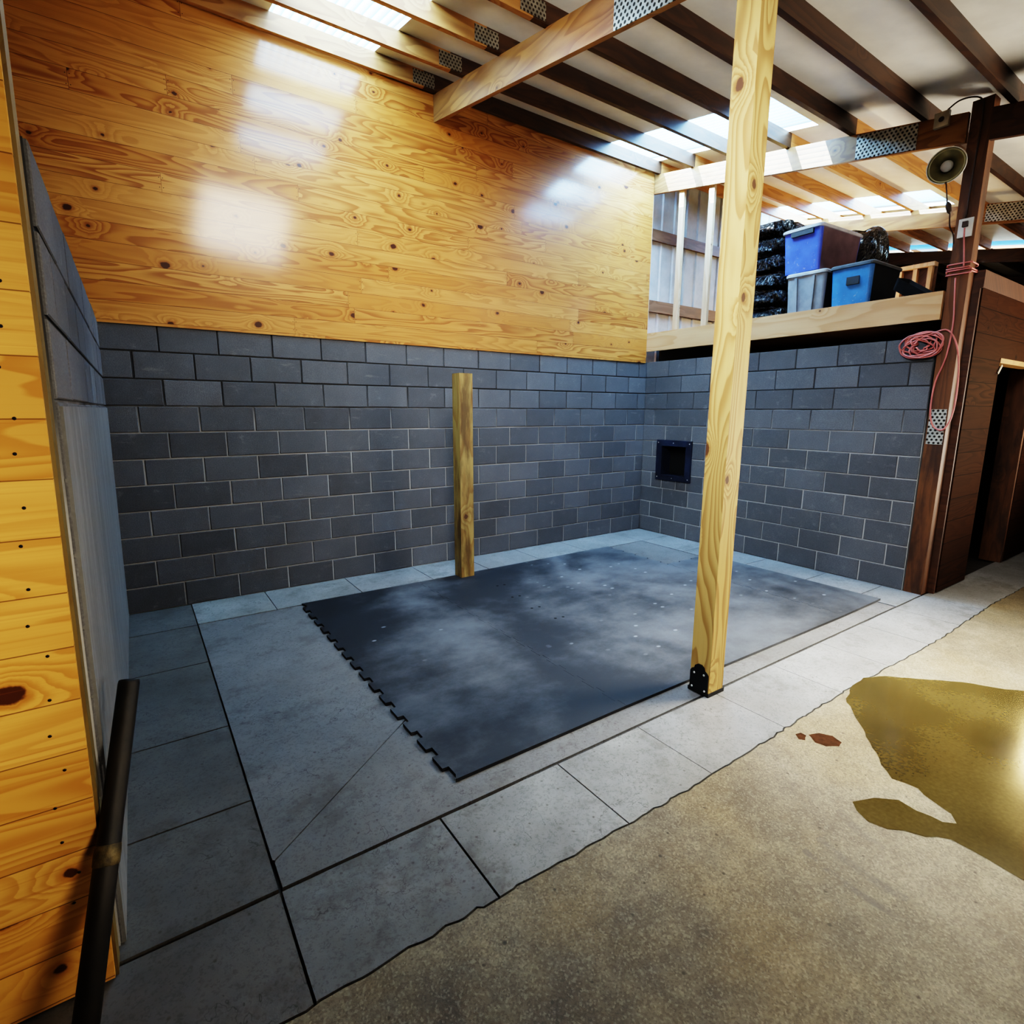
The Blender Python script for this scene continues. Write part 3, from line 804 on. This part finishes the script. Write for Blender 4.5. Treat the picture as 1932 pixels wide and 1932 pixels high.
link('frame', bm, 'frame_navy', t)
bm = bmesh.new(); bx(bm, W + .15, W + .16, -.73, -.345, .785, 1.17)  # near-black panel standing for shade inside the opening
tag(link('back_panel', bm, 'void', t), 'black inside of the opening')
for y, z in ((-.775, .76), (-.29, .76), (-.29, 1.205), (-.775, 1.205), (-.53, 1.205), (-.53, .757)):
    bm = bmesh.new(); mm = Matrix.Translation((W - .0225, y, z)) @ Matrix.Rotation(-PI / 2, 4, 'Y'); rg = lathe(bm, [(.007, 0), (.006, .003)], 10, mm); bm.faces.new(rg[-1])
    link('screw', bm, 'plate_grey', t)

# ------------------------------------------------------------------ storage bins
def rrect(hx, hy, r, n=4):
    out = []
    for cx, cy, a0 in ((hx - r, hy - r, 0), (-hx + r, hy - r, PI / 2), (-hx + r, -hy + r, PI), (hx - r, -hy + r, 1.5 * PI)):
        for k in range(n + 1): a = a0 + PI / 2 * k / n; out.append((cx + r * math.cos(a), cy + r * math.sin(a)))
    return out
def loft(bm, secs, mi=0, cap0=True, cap1=True):
    rings = [[bm.verts.new((p[0], p[1], z)) for p in pts] for pts, z in secs]; n = len(rings[0])
    for a, b in zip(rings, rings[1:]):
        for k in range(n):
            f = bm.faces.new((a[k], a[(k + 1) % n], b[(k + 1) % n], b[k])); f.material_index = mi
    if cap0: bm.faces.new(rings[0][::-1]).material_index = mi
    if cap1: bm.faces.new(rings[-1]).material_index = mi
    return rings
def storage_bin(loc, sx, sy, h, rot, mats, label, style):
    t = tag(empty('storage_bin', loc), label, 'storage bin', 'lidded bins on the loft'); t.rotation_euler.z = rot
    body, lid, side = mats
    def lk(name, bm, mm, par=t, **k):
        o = link(name, bm, mm, None, **k); o.parent = par; return o
    hx, hy = sx / 2, sy / 2; tp = .88
    bm = bmesh.new()
    loft(bm, [(rrect(hx * tp, hy * tp, .03), 0.004), (rrect(hx * (tp + .05), hy * (tp + .05), .035), h * .5), (rrect(hx * .975, hy * .975, .04), h * .86), (rrect(hx * .985, hy * .985, .04), h * .9)], 0)
    bm.normal_update()
    for f in bm.faces:
        c = f.calc_center_median(); n_ = f.normal
        if abs(c.x) < hx * .8 and c.y < 0 and abs(n_.y) > .6: f.material_index = 1  # side towards the aisle takes a colour of its own
    b_ = lk('bin_body', bm, [body, side])
    bm = bmesh.new()
    loft(bm, [(rrect(hx * 1.0, hy * 1.0, .04), h * .875), (rrect(hx * 1.03, hy * 1.03, .045), h * .88), (rrect(hx * 1.03, hy * 1.03, .045), h * .93), (rrect(hx * .98, hy * .98, .04), h * .955), (rrect(hx * .9, hy * .9, .04), h * .96), (rrect(hx * .86, hy * .86, .03), h * .94)], 0)
    lk('bin_lid', bm, lid)
    if style == 'ribs':
        for s in (-1, 1):
            bm = bmesh.new(); bx(bm, -hx * .955 - .02, -hx * .90, s * hy * .36 - .012, s * hy * .36 + .012, .01, h * .84)
            for v in bm.verts:
                k = v.co.z / h; v.co.x -= (k - .5) * .03 * (hx / .3); v.co.y += s * .02 * k
            lk('rib', bm, body, bevel=.005)
    if style == 'slot':
        bm = bmesh.new(); bx(bm, -hx * .975 - .006, -hx * .9, -hy * .42, hy * .16, h * .52, h * .68)
        tag(lk('handle_recess', bm, 'label_slot', bevel=.004), 'dark handle slot')
    if style == 'lip':
        bm = bmesh.new(); bx(bm, -hx * 1.01 - .008, -hx * .95, -hy * .62, hy * .5, h * .77, h * .865)  # dark block standing for the shade under the lid
        tag(lk('handle_shadow', bm, 'label_slot', bevel=.006), 'dark handle shadow under the lid')
    return t
Z0 = 2.594
storage_bin((6.36, -1.85, Z0), .54, .41, .46, .04, ('grey_bin', 'grey_lid', 'label_slot'), 'grey storage bin with upright ribs below the blue bin', 'ribs')
storage_bin((6.43, -2.295, Z0), .62, .40, .46, -.02, ('sky_bin', 'navy_lid', 'dark_side'), 'mid blue bin with a dark lid and handle slot, beside the grey bin', 'slot')
storage_bin((6.48, -1.80, Z0 + .449), .80, .42, .46, -.05, ('blue_bin', 'purple_lid', 'tan_side'), 'deep blue bin stacked on top of the other two bins', 'lip')

# ------------------------------------------------------------------ black wrapped bundles and bags
def bundle(loc, sx, sy, sz, rot, label, seed, name='plastic_bundle', group=None, pw=.32):
    rr = random.Random(seed); bm = bmesh.new()
    nu, nv = 200, 26; grid = []
    ph = [rr.uniform(0, 6.28) for _ in range(8)]
    def s(v, p): return math.copysign(abs(v) ** p, v)
    for j in range(nv + 1):
        b_ = -PI / 2 + PI * j / nv; row = []
        for i in range(nu):
            a = 2 * PI * i / nu
            x = s(math.cos(a), pw) * s(math.cos(b_), .45); y = s(math.sin(a), pw) * s(math.cos(b_), .45); z = s(math.sin(b_), .45)
            w = 1 + .035 * math.sin(5 * a + ph[0] + 2 * z) + .03 * math.sin(9 * a + 4 * z + ph[1]) + .02 * math.sin(17 * a + ph[2] + 6 * z) + .012 * math.sin(46 * a + 5 * z + ph[5]) * (.4 + .6 * abs(math.sin(3 * a + ph[6])))
            row.append(bm.verts.new((x * sx / 2 * w, y * sy / 2 * w, (z * (1 + .05 * math.sin(3 * a + ph[3])) * .5 + .5) * sz + .008 * math.sin(11 * x + ph[4]) * (j > nv / 2))))
        grid.append(row)
    for j in range(nv):
        for i in range(nu): bm.faces.new((grid[j][i], grid[j][(i + 1) % nu], grid[j + 1][(i + 1) % nu], grid[j + 1][i]))
    bmesh.ops.remove_doubles(bm, verts=bm.verts[:], dist=1e-4)
    o = link(name, bm, 'bag', smooth=True); o.location = loc; o.rotation_euler.z = rot
    return tag(o, label, 'bundle' if 'bundle' in name else 'bag', group)
lv = ['bottom', 'second from the bottom', 'third from the bottom', 'fourth from the bottom', 'fifth from the bottom', 'topmost']
for k in range(6):
    bundle((6.62 + random.uniform(-.02, .02), -1.235 + random.uniform(-.01, .01), Z0 + .186 * k), .80, .60, .166, random.uniform(-.05, .05), 'black plastic wrapped bundle, ' + lv[k] + ' of the stack left of the bins', k, group='wrapped bundles stacked on the loft')
bundle((7.20, -1.88, Z0), .55, .52, 1.0, .3, 'bulging black rubbish bag standing behind the blue bins', 33, 'rubbish_bag', pw=.7)
# tipped black tray right of the bins
bm = bmesh.new()
loft(bm, [(rrect(.20, .13, .02), 0), (rrect(.23, .16, .03), .10)], 0, cap1=False)
o = link('black_tray', bm, 'dark_side'); o.location = (6.32, -2.76, Z0 + .075); o.rotation_euler = (.62, -.12, .15)
tag(o, 'shallow black plastic tray lying right of the mid blue bin', 'tray')
# stud frame standing at the far end of the loft
t = tag(empty('stud_frame', (8.65, -1.9, Z0)), 'pale stud frame at the far end of the loft behind the bins', 'frame')
for y in (-1.76, -1.93, -2.09): boxo('stud', 8.60, 8.67, y, y + .045, Z0, 3.40, 'stud', t)
boxo('top_plate', 8.58, 8.69, -2.12, -1.66, 3.402, 3.45, 'stud', t)
boxo('backing_board', 8.672, 8.69, -2.12, -1.66, Z0, 3.40, 'girt', t, 0)

# ------------------------------------------------------------------ round barn lamp, boxes, wires
LC = Vector((5.66, -3.135, 3.515)); LD = (Vector((.1786, -5.0826, 1.607)) - LC); LD = (LD.normalized() + Vector((-.30, .05, .12))).normalized()
R = LD.to_track_quat('Z', 'Y').to_matrix().to_4x4(); ML = Matrix.Translation(LC) @ R
t = tag(empty('barn_lamp', LC), 'round dusty dish lamp hung beside the old brown post', 'lamp')
def lkm(name, prof, mm, cap=False, n=48):
    bm = bmesh.new(); rg = lathe(bm, prof, n, ML)
    if cap: bm.faces.new(rg[-1])
    return link(name, bm, mm, t)
lkm('reflector', [(.041, -.07), (.052, -.052), (.072, -.031), (.103, -.010), (.122, .0), (.122, -.003), (.101, -.015), (.068, -.038), (.038, -.079), (.0005, -.082)], 'lamp_in')
lkm('rim', [(.121, -.002), (.124, .003), (.128, .002), (.129, -.003), (.125, -.006), (.121, -.002)], 'lamp_rim')
lkm('bulb', [(.040, -.065), (.042, -.036), (.038, -.022), (.024, -.014), (.0005, -.012)], 'lamp_bulb', True, 32)
bm = bmesh.new(); tube(bm, spline([LC - LD * .075, LC - LD * .10 + Vector((.04, -.02, .02)), (5.815, -3.22, 3.58)]), .008)
link('bracket', bm, 'black_metal', t)
bm = bmesh.new()
plug = LC + Vector((.03, -.03, -.27))
tube(bm, spline([LC + Vector((.01, -.01, -.118)), LC + Vector((.02, -.02, -.19)), plug]), .005)
tube(bm, [plug, plug + Vector((.003, -.01, -.02)), plug + Vector((.008, -.02, -.07)), plug + Vector((.01, -.025, -.085))], [.012, .019, .017, .008], 10)
tube(bm, spline([plug + Vector((.01, -.025, -.085)), plug + Vector((.06, -.02, -.17)), (5.795, -3.20, 3.02), (5.816, -3.205, 2.95)]), .005)
link('power_cord', bm, 'wire', t)
t = tag(empty('outlet_plate', (5.82, -3.265, 3.06)), 'ivory outlet plate on the old brown post', 'outlet')
boxo('cover', 5.812, 5.824, -3.318, -3.222, 2.985, 3.125, 'plate_white', t, .003)
bm = bmesh.new(); bx(bm, 5.790, 5.812, -3.288, -3.252, 3.06, 3.10); tag(link('plug', bm, 'wire', t, bevel=.006), 'brown plug in the outlet')
t = tag(empty('junction_box', (5.78, -3.02, 3.93)), 'small grey junction box on the dark end of the sunlit beam', 'junction box')
boxo('box', 5.765, 5.797, -3.07, -2.97, 3.86, 3.97, 'plate_grey', t, .004)
bm = bmesh.new(); mm = Matrix.Translation((5.764, -3.02, 3.915)) @ Matrix.Rotation(-PI / 2, 4, 'Y'); rg = lathe(bm, [(.020, 0), (.017, .004), (.010, .006)], 14, mm); bm.faces.new(rg[-1])
tag(link('knockout', bm, 'wire', t), 'dark round knockout')
bm = bmesh.new()
tube(bm, spline([(5.78, -3.05, 3.975), (5.78, -3.12, 4.01), (5.80, -3.20, 4.01), (5.812, -3.26, 3.97), (5.816, -3.275, 3.85), (5.818, -3.268, 3.5), (5.818, -3.262, 3.13)]), .006)
tag(link('electric_cable', bm, 'wire'), 'thin brown cable running down the post from the junction box', 'cable')

# pink extension cord: bundle, hanging loop, wraps round the post
rr = random.Random(5)
bm = bmesh.new(); cc = Vector((5.785, -3.085, 2.165)); pts = []
for k in range(110):
    a = k * .52; rad = .085 + .04 * math.sin(k * .37) + rr.uniform(-.012, .012)
    pts.append(cc + Vector((rr.uniform(-.022, .022), math.cos(a) * rad * 1.25 + .012 * math.sin(k * .9), math.sin(a) * rad * .85)))
pts += [Vector((5.79, -3.17, 2.26)), Vector((5.80, -3.26, 2.27)), Vector((5.805, -3.33, 2.15)), Vector((5.80, -3.37, 1.95)), Vector((5.80, -3.38, 1.72)), Vector((5.80, -3.365, 1.55)), Vector((5.80, -3.32, 1.46)), Vector((5.80, -3.25, 1.49)), Vector((5.80, -3.215, 1.62)), Vector((5.80, -3.22, 1.85)), Vector((5.80, -3.27, 2.05)), Vector((5.805, -3.285, 2.3)), Vector((5.808, -3.27, 2.5)), Vector((5.806, -3.255, 2.68))]
tube(bm, spline(pts, 4), .0065, 7)
hp = []
for k in range(70):
    a = k / 69 * 2 * PI * 3.5; ring = rrect(.072, .083, .012, 2); q = ring[int((a / (2 * PI)) % 1 * len(ring))]
    hp.append(Vector((5.885 + q[0], -3.266 + q[1], 2.70 + .028 * math.sin(a * .5) + k * .0012)))
tube(bm, spline(hp, 2), .006, 6)
tube(bm, spline([(5.806, -3.30, 2.76), (5.806, -3.29, 2.85), (5.800, -3.275, 2.98), (5.798, -3.27, 3.05)]), .006, 7)
tag(link('extension_cord', bm, 'cord'), 'tangled pink extension cord hanging on the old brown post', 'cord')

# ------------------------------------------------------------------ leaning pipe
t = tag(empty('iron_pipe', (-.089, -3.703, 0)), 'rusty black pipe leaning against the golden board corner', 'pipe')
B_ = Vector((-.089, -3.703, .02)); T_ = Vector((.0935, -3.20, .811)); ax = (T_ - B_).normalized()
MP = Matrix.Translation(B_) @ ax.to_track_quat('Z', 'Y').to_matrix().to_4x4(); L = (T_ - B_).length
bm = bmesh.new(); lathe(bm, [(.022, .0), (.029, .0), (.029, L * .55), (.0275, L * .6), (.0275, L - .01), (.026, L), (.020, L), (.020, L - .12), (.0005, L - .121)], 28, MP)
link('tube', bm, 'pipe', t)
bm = bmesh.new(); lathe(bm, [(.0285, L * .50), (.031, L * .505), (.0315, L * .53), (.030, L * .55), (.0285, L * .555)], 28, MP)
tag(link('worn_collar', bm, 'pipe_wear', t), 'worn yellowish collar')

# ------------------------------------------------------------------ light
def area(name, loc, target, size, size_y, power, col, spread=None):
    l = bpy.data.lights.new(name, 'AREA'); l.shape = 'RECTANGLE'; l.size = size; l.size_y = size_y; l.energy = power; l.color = col
    o = bpy.data.objects.new(name, l); COL.objects.link(o); o.location = loc
    o.rotation_euler = (Vector(target) - Vector(loc)).to_track_quat('-Z', 'Y').to_euler()
    if spread: l.spread = spread
    return o
for k, (a, b_, yt, yb_) in enumerate(SK):
    ym = (yt + yb_) / 2
    area('skylight_glow', ((a + b_) / 2, ym, zb(ym) + .42), ((a + b_) / 2 , ym, 0), b_ - a + .1, yt - yb_ + .1, 125 if k == 0 else 360, ((.82, .91, 1.0) if k == 0 else (.66, .83, 1.0)))
s = bpy.data.lights.new('sun', 'SUN'); s.energy = 110; s.angle = .01; s.color = (1, .93, .80)
so = bpy.data.objects.new('sun', s); COL.objects.link(so); so.rotation_euler = Vector((1, -.28, -.70)).to_track_quat('-Z', 'Y').to_euler()
area('floor_fill', (5.6, -4.5, 3.5), (3.7, -3.6, 0), 1.0, .7, 54, (1.0, .92, .76), 1.15)  # unseen fill added to brighten the floor at right, no door here
area('board_fill', (2.0, -7.6, 2.6), (-.9, -3.4, 1.2), 1.4, 1.4, 10, (1.0, .88, .68), .6)  # unseen fill added for the golden boards at left
area('wall_fill', (1.55, -2.65, 3.84), (2.7, 0, 2.5), 1.1, .8, 26, (1.0, .95, .86), 2.2)  # unseen fill added to wash the pine boards
area('post_fill', (1.0, -4.3, 3.4), (3.8, -2.6, 1.2), 1.2, .8, 42, (.93, .96, 1.0), 1.7)  # unseen fill added for the tall post's left face and right wall
area('puddle_glare_fill', (9.0, -4.0, 2.45), (3.5, -4.6, 0), .6, .6, 5, (1, .74, .34), 1.0)  # unseen source added for warm glare on the wet patch
area('ceiling_fill', (8.4, -6.2, 1.2), (4.6, -2.6, 4.0), 2.2, 1.2, 95, (1, .92, .78), 1.9)  # unseen uplight added to brighten roof lining and purlin undersides
l = bpy.data.lights.new('loft_fill', 'POINT'); l.energy = 38; l.color = (1, .72, .36); l.shadow_soft_size = .12  # unseen point fill added to warm the loft and roof lining
o = bpy.data.objects.new('loft_fill', l); COL.objects.link(o); o.location = (8.3, -1.1, 3.1)
w = bpy.data.worlds.new('world'); SC.world = w; w.use_nodes = True
bg = w.node_tree.nodes['Background']; bg.inputs[0].default_value = (.62, .82, 1.0, 1); bg.inputs[1].default_value = 1.2

# ------------------------------------------------------------------ camera
f, r, u, C = CAMV
cam = bpy.data.cameras.new('camera'); cam.sensor_width = 36; cam.lens = 1026.6356 / 1932 * 36; cam.clip_start = .05
co = bpy.data.objects.new('camera', cam); COL.objects.link(co)
co.matrix_world = Matrix(((r.x, u.x, -f.x, C.x), (r.y, u.y, -f.y, C.y), (r.z, u.z, -f.z, C.z), (0, 0, 0, 1)))
SC.camera = co
cy = SC.cycles
cy.max_bounces = 6; cy.diffuse_bounces = 3; cy.glossy_bounces = 3; cy.transmission_bounces = 3; cy.transparent_max_bounces = 6
cy.use_adaptive_sampling = True; cy.adaptive_threshold = .06; cy.adaptive_min_samples = 16; cy.caustics_reflective = False; cy.caustics_refractive = False
SC.view_settings.view_transform = 'Filmic'
SC.view_settings.look = 'Very High Contrast'
SC.view_settings.exposure = 0.5
